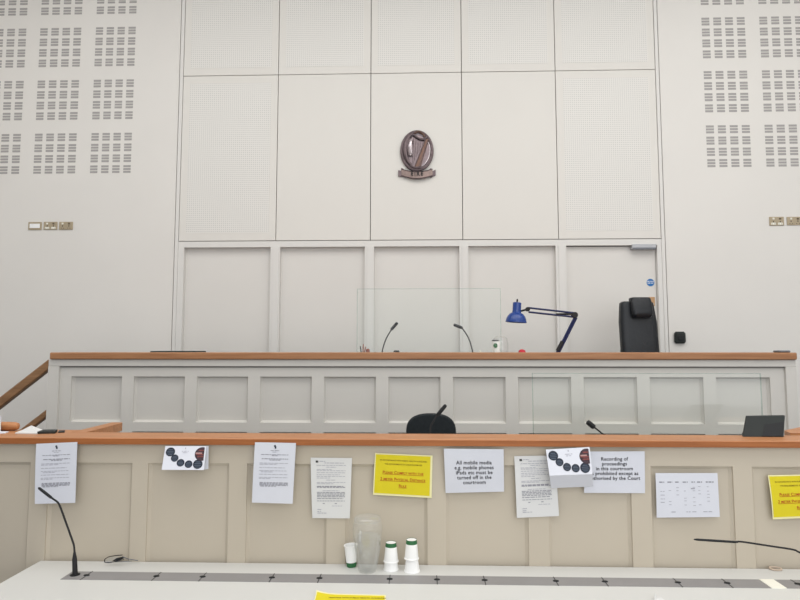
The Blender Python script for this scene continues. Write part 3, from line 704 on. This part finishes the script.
def letter_a(sh, o):                                       # notice with a crest and centred lines
    m = MB(); W, c = sh.W, sh.W / 2
    sh.bar(m, c - .006, c + .003, .013, .021); sh.bar(m, c - .001, c + .006, .018, .030); sh.bar(m, c - .002, c + .003, .012, .03)
    m.build('crest', 'navy', o)
    m = MB(); words(sh, m, c - .022, c + .022, .038, .0028); words(sh, m, c - .012, c + .012, .046, .0018)
    for y in (.058, .0625): words(sh, m, .035, W - .035, y, .0030) if y < .06 else words(sh, m, c - .015, c + .015, y, .003)
    m.build('heading', 'inkmid', o)
    m = MB()
    for y, a, b, h in ((.078, .04, .175, .004), (.084, .08, .135, .0035), (.195, .035, .18, .0042), (.201, .035, .18, .0042), (.207, .035, .18, .0042), (.213, .04, .12, .003)): words(sh, m, a, b, y, h)
    m.build('bold_print', 'inkmid', o)
    m = MB()
    for y, a, b in ((.1, .03, .175), (.106, .03, .12), (.122, .03, .16), (.137, .03, .17), (.143, .04, .1), (.155, .03, .175), (.17, .03, .178), (.176, .03, .09)): words(sh, m, a, b, y, .0026)
    m.build('small_print', 'inkgrey', o)
def letter_b(sh, o):
    m = MB(); W = sh.W
    sh.bar(m, .026, .033, .014, .024); sh.bar(m, .034, .039, .014, .024); m.build('logo', 'ink', o)
    m = MB(); words(sh, m, .045, .075, .016, .003); words(sh, m, .07, .17, .024, .0028)
    for y, a, b in ((.036, .03, .18), (.045, .08, .13), (.056, .03, .11), (.062, .03, .18), (.072, .03, .18), (.082, .03, .15), (.09, .03, .18), (.098, .03, .1), (.108, .08, .13), (.12, .03, .18), (.126, .03, .12), (.16, .06, .15), (.235, .11, .17)): words(sh, m, a, b, y, .0024)
    words(sh, m, .03, .055, .252, .003); words(sh, m, .03, .05, .262, .003); words(sh, m, .03, .08, .270, .003)
    m.build('small_print', 'inkgrey', o)
    m = MB()
    for y, a, b, h in ((.138, .03, .17, .004), (.143, .03, .18, .004), (.168, .03, .18, .0036), (.175, .03, .18, .0036), (.182, .03, .18, .0036), (.189, .03, .18, .0036), (.198, .03, .17, .0036), (.21, .03, .18, .003), (.222, .06, .072, .004), (.222, .125, .137, .004)): words(sh, m, a, b, y, h)
    m.build('bold_print', 'inkmid', o)
def yellow_notice(name, label, pts, Y, **k):
    W, H = .297, .210
    cs = corners(pts, Y); sh = Sheet(*cs, W, H, **k); mb = MB(); sh.mesh(mb)
    o = mb.build(name, 'yedge', origin=tuple((cs[0] + cs[1]) / 2)); tag(o, label, 'notice')
    mb = MB(); sh.mesh(mb, u0=.018, u1=.965, v0=.028, v1=.955, off=.0008); mb.build('yellow_field', 'yellow', o)
    m = MB()
    for txt, y in (('IN ACCORDANCE WITH PUBLIC HEALTH GUIDELINES', .036), ('THE REQUIREMENTS OF COURTROOM USE', .055)):
        vs, fs = text_mesh(txt, .0098, bold=.0001); sh.put(m, vs, fs, W / 2, y, off=.002)
    m.build('heading', 'brownink', o)
    m = MB()
    for txt, y in (('Please Comply with the', .100), ('2 meter Physical Distance', .133), ('Rule', .165)):
        vs, fs = text_mesh(txt, .0208, small_caps=True, underline=True, bold=.0002); sh.put(m, vs, fs, W / 2, y, off=.002)
    m.build('lettering', 'red', o)
    return sh, o
NY = 2.985
sh, o = begin('paper_notice', 'white notice with crest taped at the far left, behind the table microphone', 'notice', [(36.2, 443.8), (77.4, 442), (75.3, 502.8), (35, 503.9)], (2.994, 2.994, NY, NY), .21, .297, 'paper'); letter_a(sh, o)
sh, o = begin('paper_notice', 'white notice with crest on the ledge edge, right of the folded card at left', 'notice', [(255, 442.2), (296, 443), (292.6, 503.8), (252, 502.5)], (2.994, 2.994, NY, NY), .21, .297, 'paper'); letter_a(sh, o)
PY = 3.024
sh, o = begin('paper_notice', 'closely printed white page taped left of the yellow notice', 'notice', [(310.6, 457.6), (352, 458), (349.8, 518.4), (312.4, 518)], PY, .21, .297, 'paperw', curl=.006); letter_b(sh, o)
sh, o = begin('paper_notice', 'closely printed white page partly covered by the folded card', 'notice', [(514.2, 456.2), (555, 455.4), (559, 516), (516.8, 517.8)], PY, .21, .297, 'paperw', curl=.006); letter_b(sh, o)
yellow_notice('yellow_notice', 'whole yellow distancing notice in the middle of the lower bench', [(375, 453), (432.6, 455.5), (431.6, 498), (373, 494.6)], PY, curl=.004)
yellow_notice('yellow_notice', 'yellow distancing notice cut off by the right edge of the picture', [(767.8, 475.2), (827.5, 474), (829, 517), (772.6, 519.2)], PY, curl=.006)
sh, o = begin('paper_notice', 'white notice about turning off mobile media', 'notice', [(443.8, 448.6), (503.6, 449.2), (504, 491.6), (445.6, 493)], (3.0, 3.0, PY, PY), .297, .21, 'paper')
m = MB()
for i, txt in enumerate(('All mobile media', 'e.g. mobile phones', 'iPads etc must be', 'turned off in the', 'courtroom')):
    vs, fs = text_mesh(txt, .0250, bold=.0003, space=1.04); sh.put(m, vs, fs, .148, .074 + i * .0238)
m.build('lettering', 'ink', o)
sh, o = begin('paper_notice', 'white notice about recording of proceedings, its left side behind the folded card', 'notice', [(584, 451.5), (644.6, 451.2), (645, 493.2), (584, 492.8)], (3.012, 3.012, PY, PY), .297, .21, 'paper')
m = MB()
for i, txt in enumerate(('Recording of', 'proceedings', 'in this courtroom', 'is prohibited except as', 'authorised by the Court')):
    vs, fs = text_mesh(txt, .0246, bold=.0003, space=1.03); sh.put(m, vs, fs, .148, .046 + i * .0242)
m.build('lettering', 'ink', o)
sh, o = begin('paper_timetable', 'white timetable sheet with faint columns, right of the recording notice', 'notice', [(655.4, 473), (717.4, 473), (719.8, 517), (656.6, 517.6)], PY, .297, .21, 'paper', curl=.003)
m = MB(); cxs = (.016, .055, .092, .128, .17, .197, .238)
for i, x in enumerate(cxs): words(sh, m, x, x + (.024 if i not in (2, 4, 6) else (.017, 0, .016, 0, .038)[i - 2]), .040, .0055)
words(sh, m, .166, .185, .072, .004); m.build('heading', 'inkmid', o)
m = MB()
for y in (.085, .102, .12, .136): words(sh, m, .02, .04, y, .003)
for i in range(1, 7):
    for j in range(6):
        if random.random() < .55: words(sh, m, cxs[i] + .004, cxs[i] + .016, .062 + j * .017 + random.random() * .006, .0025)
for x in (.07, .14, .168, .22, .245): words(sh, m, x, x + .02, .182, .0035)
m.build('small_print', 'inkgrey', o)
# folded cards with dark discs hung over the ledge edge
def disc_card(label, pts, Ys, back, flap):
    W, H = .21, .125
    sh, o = begin('folded_card', label, 'card', pts, Ys, W, H, 'paper', curl=0)
    for x, y, r in ((.031, .031, .0235), (.057, .0635, .019), (.090, .088, .0195), (.131, .095, .0195), (.177, .095, .024)):
        m = MB(); vs = [Vector((r * math.cos(i * math.pi / 12), r * 1.0 * math.sin(i * math.pi / 12), 0)) for i in range(24)]
        sh.put(m, vs, [tuple(range(24))], x, y, off=.0012)
        for j in range(4):
            hw_ = r * (.45, .68, .68, .5)[j]; yy = y - r * .55 + j * r * .36; sh.bar(m, x - hw_, x + hw_, yy, yy + r * .13, 1, .002)
        m.build('printed_disc', ['navy', 'navyl'], o)
    m = MB(); arc = [Vector((min(.036 * math.cos(a_), .0115), .036 * math.sin(a_), 0)) for a_ in [R(72 + i * 216 / 20) for i in range(21)]]
    sh.put(m, arc, [tuple(range(len(arc)))], .192, .042, 0, .0012)
    for dy, x0_, x1_, mi in ((-.022, -.018, .009, 1), (-.008, -.032, .0, 2), (-.001, -.03, .009, 1), (.010, -.022, .009, 1)): sh.bar(m, .192 + x0_, .192 + x1_, .042 + dy, .042 + dy + .007, mi, .002)
    m.build('printed_picture', ['picdark', 'pic', 'picl'], o)
    m = MB(); words(sh, m, .088, .124, .026, .003); words(sh, m, .093, .12, .034, .003); sh.bar(m, .103, .108, .008, .016); m.build('small_print', 'inkgrey', o)
    if back:
        bc = corners(back, 3.0); s2 = Sheet(*bc, W, H, curl=0); m = MB(); s2.mesh(m, 4); m.build('back_leaf', 'paper', o)
    if flap:
        fc = corners(flap[0], flap[1]); s2 = Sheet(*fc, W, H, curl=0); m = MB(); s2.mesh(m, 4); m.build('folded_flap', 'paper', o)
disc_card('folded white card with dark discs, alone near the left end', [(165.4, 446), (206.4, 446), (203.8, 470), (161.6, 469.8)], (2.995, 2.995, 2.94, 2.94), [(200, 446), (208.6, 446), (208.4, 469), (200, 470)], None)
disc_card('folded white card with dark discs, overlapping the recording notice', [(545.8, 449.6), (589.6, 447), (592.6, 474), (549.6, 475.6)], (2.992, 2.992, 2.94, 2.94), None, ([(549.6, 475.6), (592.6, 474), (593.2, 486.4), (551, 488.2)], (2.94, 2.94, 3.0, 3.0)))
# ------------------------------------------------------------------ table in the foreground
TZ = at(420, 564.7, 3.028).z
te = atz(40, 560.7, TZ); TB = 3.028; tx0 = te.x * TB / te.y if False else atz(40, 560.7, TZ).x; tx1 = 2.75; TF = 2.05
tb = thing('counsel_table', 'long white table with a grey cable channel, foreground', 'table', ((tx0 + tx1) / 2, 2.55, 0))
MB().box(tx0, tx1, TF, TB, TZ - .038, TZ, 0, .003).build('table_top', 'table', tb)
c0 = atz(60, 579.6, TZ); c1 = atz(72.5, 571.6, TZ); CY0, CY1 = c0.y, c1.y
for lx in (tx0 + .08, 0.2, tx1 - .08):
    MB().box(lx - .03, lx + .03, TF + .12, TB - .12, 0, TZ - .038, 0, .004).build('leg_panel', 'table', tb)
cym = (CY0 + CY1) / 2
marks = (86.5, 156.3, 202.5, 271.8, 319.4, 389.6, 437, 484.6, 556, 605, 678, 727.5, 798)
def strip_xy(px): 
    lo = 575.6 + (px - 66) / 734 * 9.0
    return atz(px, lo, TZ).x
jx = [strip_xy(p) for p in marks]
wx0, wx1 = atz(758.5, 579.5, TZ).x, atz(773.5, 579.8, TZ).x
edges = [c0.x] + jx[:-1] + [wx0]
for i in range(len(edges) - 1):
    MB().box(edges[i] + .0012, edges[i + 1] - .0012, CY0, CY1, TZ - .01, TZ + .0015).build('channel_cover', 'channel', tb)
MB().box(wx0 + .001, wx1 - .001, CY0 - .002, CY1 + .002, TZ - .01, TZ + .003).build('joint_cover', 'cream', tb)
MB().box(wx1 + .0012, jx[-1] - .0012, CY0, CY1, TZ - .01, TZ + .0015).build('channel_cover', 'channel', tb)
MB().box(jx[-1] + .0012, tx1 - .1, CY0, CY1, TZ - .01, TZ + .0015).build('channel_cover', 'channel', tb)
for x in jx:
    m = MB()
    m.lathe([(.015, TZ + .001), (.014, TZ + .0045), (.008, TZ + .006)], 20, T=Matrix.Translation((x, cym, 0)) @ Matrix.Diagonal((.95, .62, 1, 1)))
    m.box(x - .0018, x + .0018, CY0 - .002, CY1 + .002, TZ - .005, TZ + .0024)
    m.build('cable_grommet', 'black', tb)
# near left table microphone
def tm(px, py, Y): return at(px, py, Y)
b = atz(75, 575.2, TZ); by = b.y; b.z = TZ + .0015
gooseneck('table_microphone', 'tall black gooseneck microphone standing on the cable channel of the table', b,
          [tm(74.6, 553, by), tm(74, 546, by), tm(72.4, 540.5, by), tm(66.5, 524, by), tm(60.5, 507.5, by), tm(57.8, 502.4, by), tm(53, 498.8, by), tm(49, 496, by)], .0045, .0062,
          (tm(52, 498.2, by), tm(38.4, 487.6, by)), stub=([b, tm(75, 572, by), tm(74.6, 559, by), tm(74.5, 552, by)], [.0115, .0115, .0105, .005]),
          bead=[(.022, 0), (.022, .002), (.013, .004)])
# near right table microphone, its base beyond the picture edge
b = atz(842, 580, TZ); by = b.y - .05; b = Vector((b.x, by, TZ))
gooseneck('table_microphone', 'black gooseneck microphone reaching in from the right edge above the table', b,
          [Vector((b.x, by, TZ + .09)), tm(838, 575, by), tm(822, 561, by), tm(800, 552.6, by), tm(793, 549.6, by), tm(770, 546, by), tm(742, 541.8, by), tm(735, 542, by)], .0042, .0052,
          (tm(738, 542.2, by), tm(694, 539.4, by)), stub=([b, b + Vector((0, 0, .09))], [.0115, .010]), bead=[(.028, 0), (.028, .004), (.014, .007)])
# spectacles lying folded at the back of the table
t = thing('spectacles', 'dark folded spectacles lying at the back edge of the table', 'spectacles', tuple(atz(116, 562.5, TZ)))
def G(px, py, Y=2.965): return at(px, py, Y)
m = MB(); m.tube(spline([G(105, 562.6), G(104.8, 559.5), G(109, 556.8), G(116, 555.6), G(122.5, 555)], 6), .0022, 6); m.tube(spline([G(105, 562.6), G(110, 562.6), G(117, 561.2), G(124, 559.6)], 5), .0016, 6); m.build('rim', 'blackm', t)
m = MB(); q = [G(112, 561.2), G(116, 558.4), G(122.6, 557), G(123.6, 558.6), G(119, 560.8)]; m.add(q + [v + Vector((0, .006, -.0)) for v in q], [(0, 4, 3, 2, 1), (5, 6, 7, 8, 9)]); m.build('lens', 'black', t)
m = MB(); q = [G(105.6, 562), G(106, 559.6), G(110, 557.4), G(121, 555.8), G(112, 561)]; m.add(q, [(0, 4, 3, 2, 1)]); m.build('pale_lens', 'foil', t)
m = MB(); m.tube([G(122.5, 556.6), G(128, 559, 2.99), G(138, 560.6, 3.01)], .0022, 6); m.tube([G(106, 562.2), G(118, 561.8, 2.985), G(132, 561, 3.0)], .0016, 6); m.build('temple_arm', 'silverd', t)
# jug of water
jc = atz(367.4, 571.2, TZ); jy = jc.y - 0.0
u = jy / 600
t = thing('water_jug', 'clear plastic jug half filled with water on the table', 'jug', (jc.x, jy, TZ))
T = Matrix.Translation((jc.x, jy, TZ))
k_ = u * 1.04
H_ = lambda py: (571 - py) * k_
prof = [(7.8, 571), (8.6, 569.5), (10.6, 560), (12.3, 549), (13.5, 538), (13.9, 533), (13.7, 529), (12.6, 526), (12, 524)]
MB().lathe([(r * k_, H_(y) + .001) for r, y in prof], 36, T=T, cap1=False).build('jug_body', 'jug', t)
MB().lathe([((r - .6) * k_, H_(y) + .003) for r, y in [(7.8, 570.5), (8.6, 569), (10.6, 560), (12.3, 549), (13.3, 540)]], 36, T=T).build('water', 'water', t)
MB().lathe([(12.6 * k_, H_(525)), (12.8 * k_, H_(522.5)), (11.4 * k_, H_(521.2)), (8 * k_, H_(520.4)), (4 * k_, H_(520))], 36, T=T).build('lid', 'jug', t)
hp = [(-.004, -13.2, 531), (-.03, -13.2, 530), (-.05, -13.2, 537), (-.045, -12, 547), (-.0, -11.8, 550)]
m = MB(); m.tube(spline([(jc.x - 5 * k_ + 0 * a, jy + a - 12 * k_, TZ + H_(c)) for a, b_, c in hp], 6), .007, 8); m.build('handle', 'jug', t)
# stacks of paper cups
def one_cup(name, label, T, grp=None, r0=.0255, r1=.034, h=.086):
    loc = T.translation.copy(); t = thing(name, label, 'cup', loc, grp)
    b_ = MB(); z0 = 0
    b_.lathe([(r0 + (r1 - r0) * .22, h * .22), (r1, h - .002), (r1 + .0025, h - .001), (r1 + .0025, h + .003), (r1 - .001, h + .003), (r1 - .002, h - .004), (r0, .012)], 32, T=T, cap0=False, cap1=True); b_.build('cup_wall', 'cup', t)
    g_ = MB(); g_.lathe([(r0 - .0005, .0), (r0 + (r1 - r0) * .22, h * .22)], 32, T=T, cap0=False, cap1=False); g_.build('green_band', 'green', t)
    w_ = MB(); w_.lathe([(r0 - .001, .0015), (r0 - .001, .004)], 32, T=T); w_.build('cup_base', 'cup', t)
    return t
def upside(x, y, z): return Matrix.Translation((x, y, z)) @ Matrix.Rotation(math.pi, 4, 'X')
# inverted stack in the middle: rim cup at the bottom, nested ones show a little each
ca = atz(391, 569.3, TZ); h = .086
uu = ca.y / 600
one_cup('paper_cup', 'upturned white cup, bottom of the shorter stack right of the jug', upside(ca.x, ca.y, TZ + h + .003), 'paper cups on the table')
one_cup('paper_cup', 'upturned white cup with green band topping the shorter stack beside the jug', upside(ca.x, ca.y, TZ + h + .040), 'paper cups on the table')
cb = atz(412, 571.0, TZ)
one_cup('paper_cup', 'upturned white cup, bottom of the taller stack, away from the jug', upside(cb.x, cb.y, TZ + h + .003), 'paper cups on the table', r0=.0245, r1=.0355)
one_cup('paper_cup', 'upturned white cup with green band topping the taller stack', upside(cb.x - .002, cb.y, TZ + h + .060), 'paper cups on the table', r0=.0255, r1=.0325)
cd = at(351.6, 563, 2.995)
one_cup('paper_cup', 'upright white cup with a green foot, standing left of the jug', Matrix.Translation((cd.x, cd.y, TZ + .001)) @ Matrix.Rotation(R(-3), 4, 'Y'), 'paper cups on the table', r0=.0235, r1=.031, h=.098)
# yellow sheet on the near edge of the table, curling at its corner
def lay(pts, label, name, m, cat, th=.001, curlc=None):
    P = [atz(x, y, TZ) for x, y in pts]; n = 10; mb = MB(); vs = []
    for j in range(n + 1):
        for i in range(n + 1):
            u_, v_ = i / n, j / n; p = (P[0] * (1 - u_) + P[1] * u_) * (1 - v_) + (P[3] * (1 - u_) + P[2] * u_) * v_
            d = max(0, .28 - math.hypot(u_, v_)) if curlc else 0
            p.z = TZ + .0015 + d * d * (curlc or 0); vs.append(p)
    mb.add(vs, [(j * (n + 1) + i, (j + 1) * (n + 1) + i, (j + 1) * (n + 1) + i + 1, j * (n + 1) + i + 1) for j in range(n) for i in range(n)])
    o = mb.build(name, m, origin=tuple((P[0] + P[1] + P[2] + P[3]) / 4)); tag(o, label, cat); return P, o
P, o = lay([(316.5, 593.4), (385.8, 595.2), (388, 650), (300, 648)], 'yellow sheet lying on the table at the bottom of the picture', 'yellow_sheet', 'yedge', 'notice', curlc=.16)
mb = MB(); n = 10; vs = []
for j in range(n + 1):
    for i in range(n + 1):
        u_, v_ = .015 + .965 * i / n, .03 + .95 * j / n; p = (P[0] * (1 - u_) + P[1] * u_) * (1 - v_) + (P[3] * (1 - u_) + P[2] * u_) * v_
        d = max(0, .28 - math.hypot(u_, v_)); p.z = TZ + .0026 + d * d * .16; vs.append(p)
mb.add(vs, [(j * (n + 1) + i, (j + 1) * (n + 1) + i, (j + 1) * (n + 1) + i + 1, j * (n + 1) + i + 1) for j in range(n) for i in range(n)]); mb.build('yellow_field', 'yellow', o)
m = MB(); vs, fs = text_mesh('IN ACCORDANCE WITH PUBLIC HEALTH GUIDELINES', .0118, bold=.0004)
pm = atz(352, 599, TZ); m.add([(pm.x + v.x, pm.y + v.y, TZ + .0036) for v in vs], fs); m.build('heading', 'brownink', o)
lay([(655.5, 598.6), (661, 597.6), (720, 640), (640, 650)], 'white sheet corner just showing at the bottom edge, right part', 'paper_sheet', 'paperw', 'paper', curlc=.3)
# little beige cap at the back edge of the table
p = atz(775.5, 569.6, TZ); t = thing('plastic_ring', 'small beige ring lying at the back edge of the table, right', 'ring', (p.x, p.y, TZ))
m = MB(); m.tube([(p.x + .026 * math.cos(a), p.y + .02 * math.sin(a), TZ + .005) for a in [2 * math.pi * i / 20 for i in range(21)]], .0045, 8, cap=False); m.build('ring', 'beige', t)
# ------------------------------------------------------------------ light
def area(name, loc, size, power, col=(1, 1, 1), rot=(0, 0, 0), sy=None):
    d = bpy.data.lights.new(name, 'AREA'); d.energy = power; d.color = col; d.size = size
    if sy: d.shape = 'RECTANGLE'; d.size_y = sy
    o = bpy.data.objects.new(name, d); C.objects.link(o); o.location = loc; o.rotation_euler = rot; return o
area('ceiling_light_front', (.6, .6, 6.6), 9, 154, (1, .99, .97), sy=2.6)
area('ceiling_light_rear', (.25, 3.1, 6.6), 11.2, 182, (1, .99, .97), sy=2.4)
area('front_fill_light', (2.2, -2.9, 3.4), 7.6, 192, (.98, .99, 1), (R(90), 0, 0), sy=5)  # unseen fill light added behind the camera to brighten the bench fronts
w = bpy.data.worlds.new('world'); bpy.context.scene.world = w; w.use_nodes = True
w.node_tree.nodes['Background'].inputs[0].default_value = (.93, .96, 1, 1); w.node_tree.nodes['Background'].inputs[1].default_value = .6
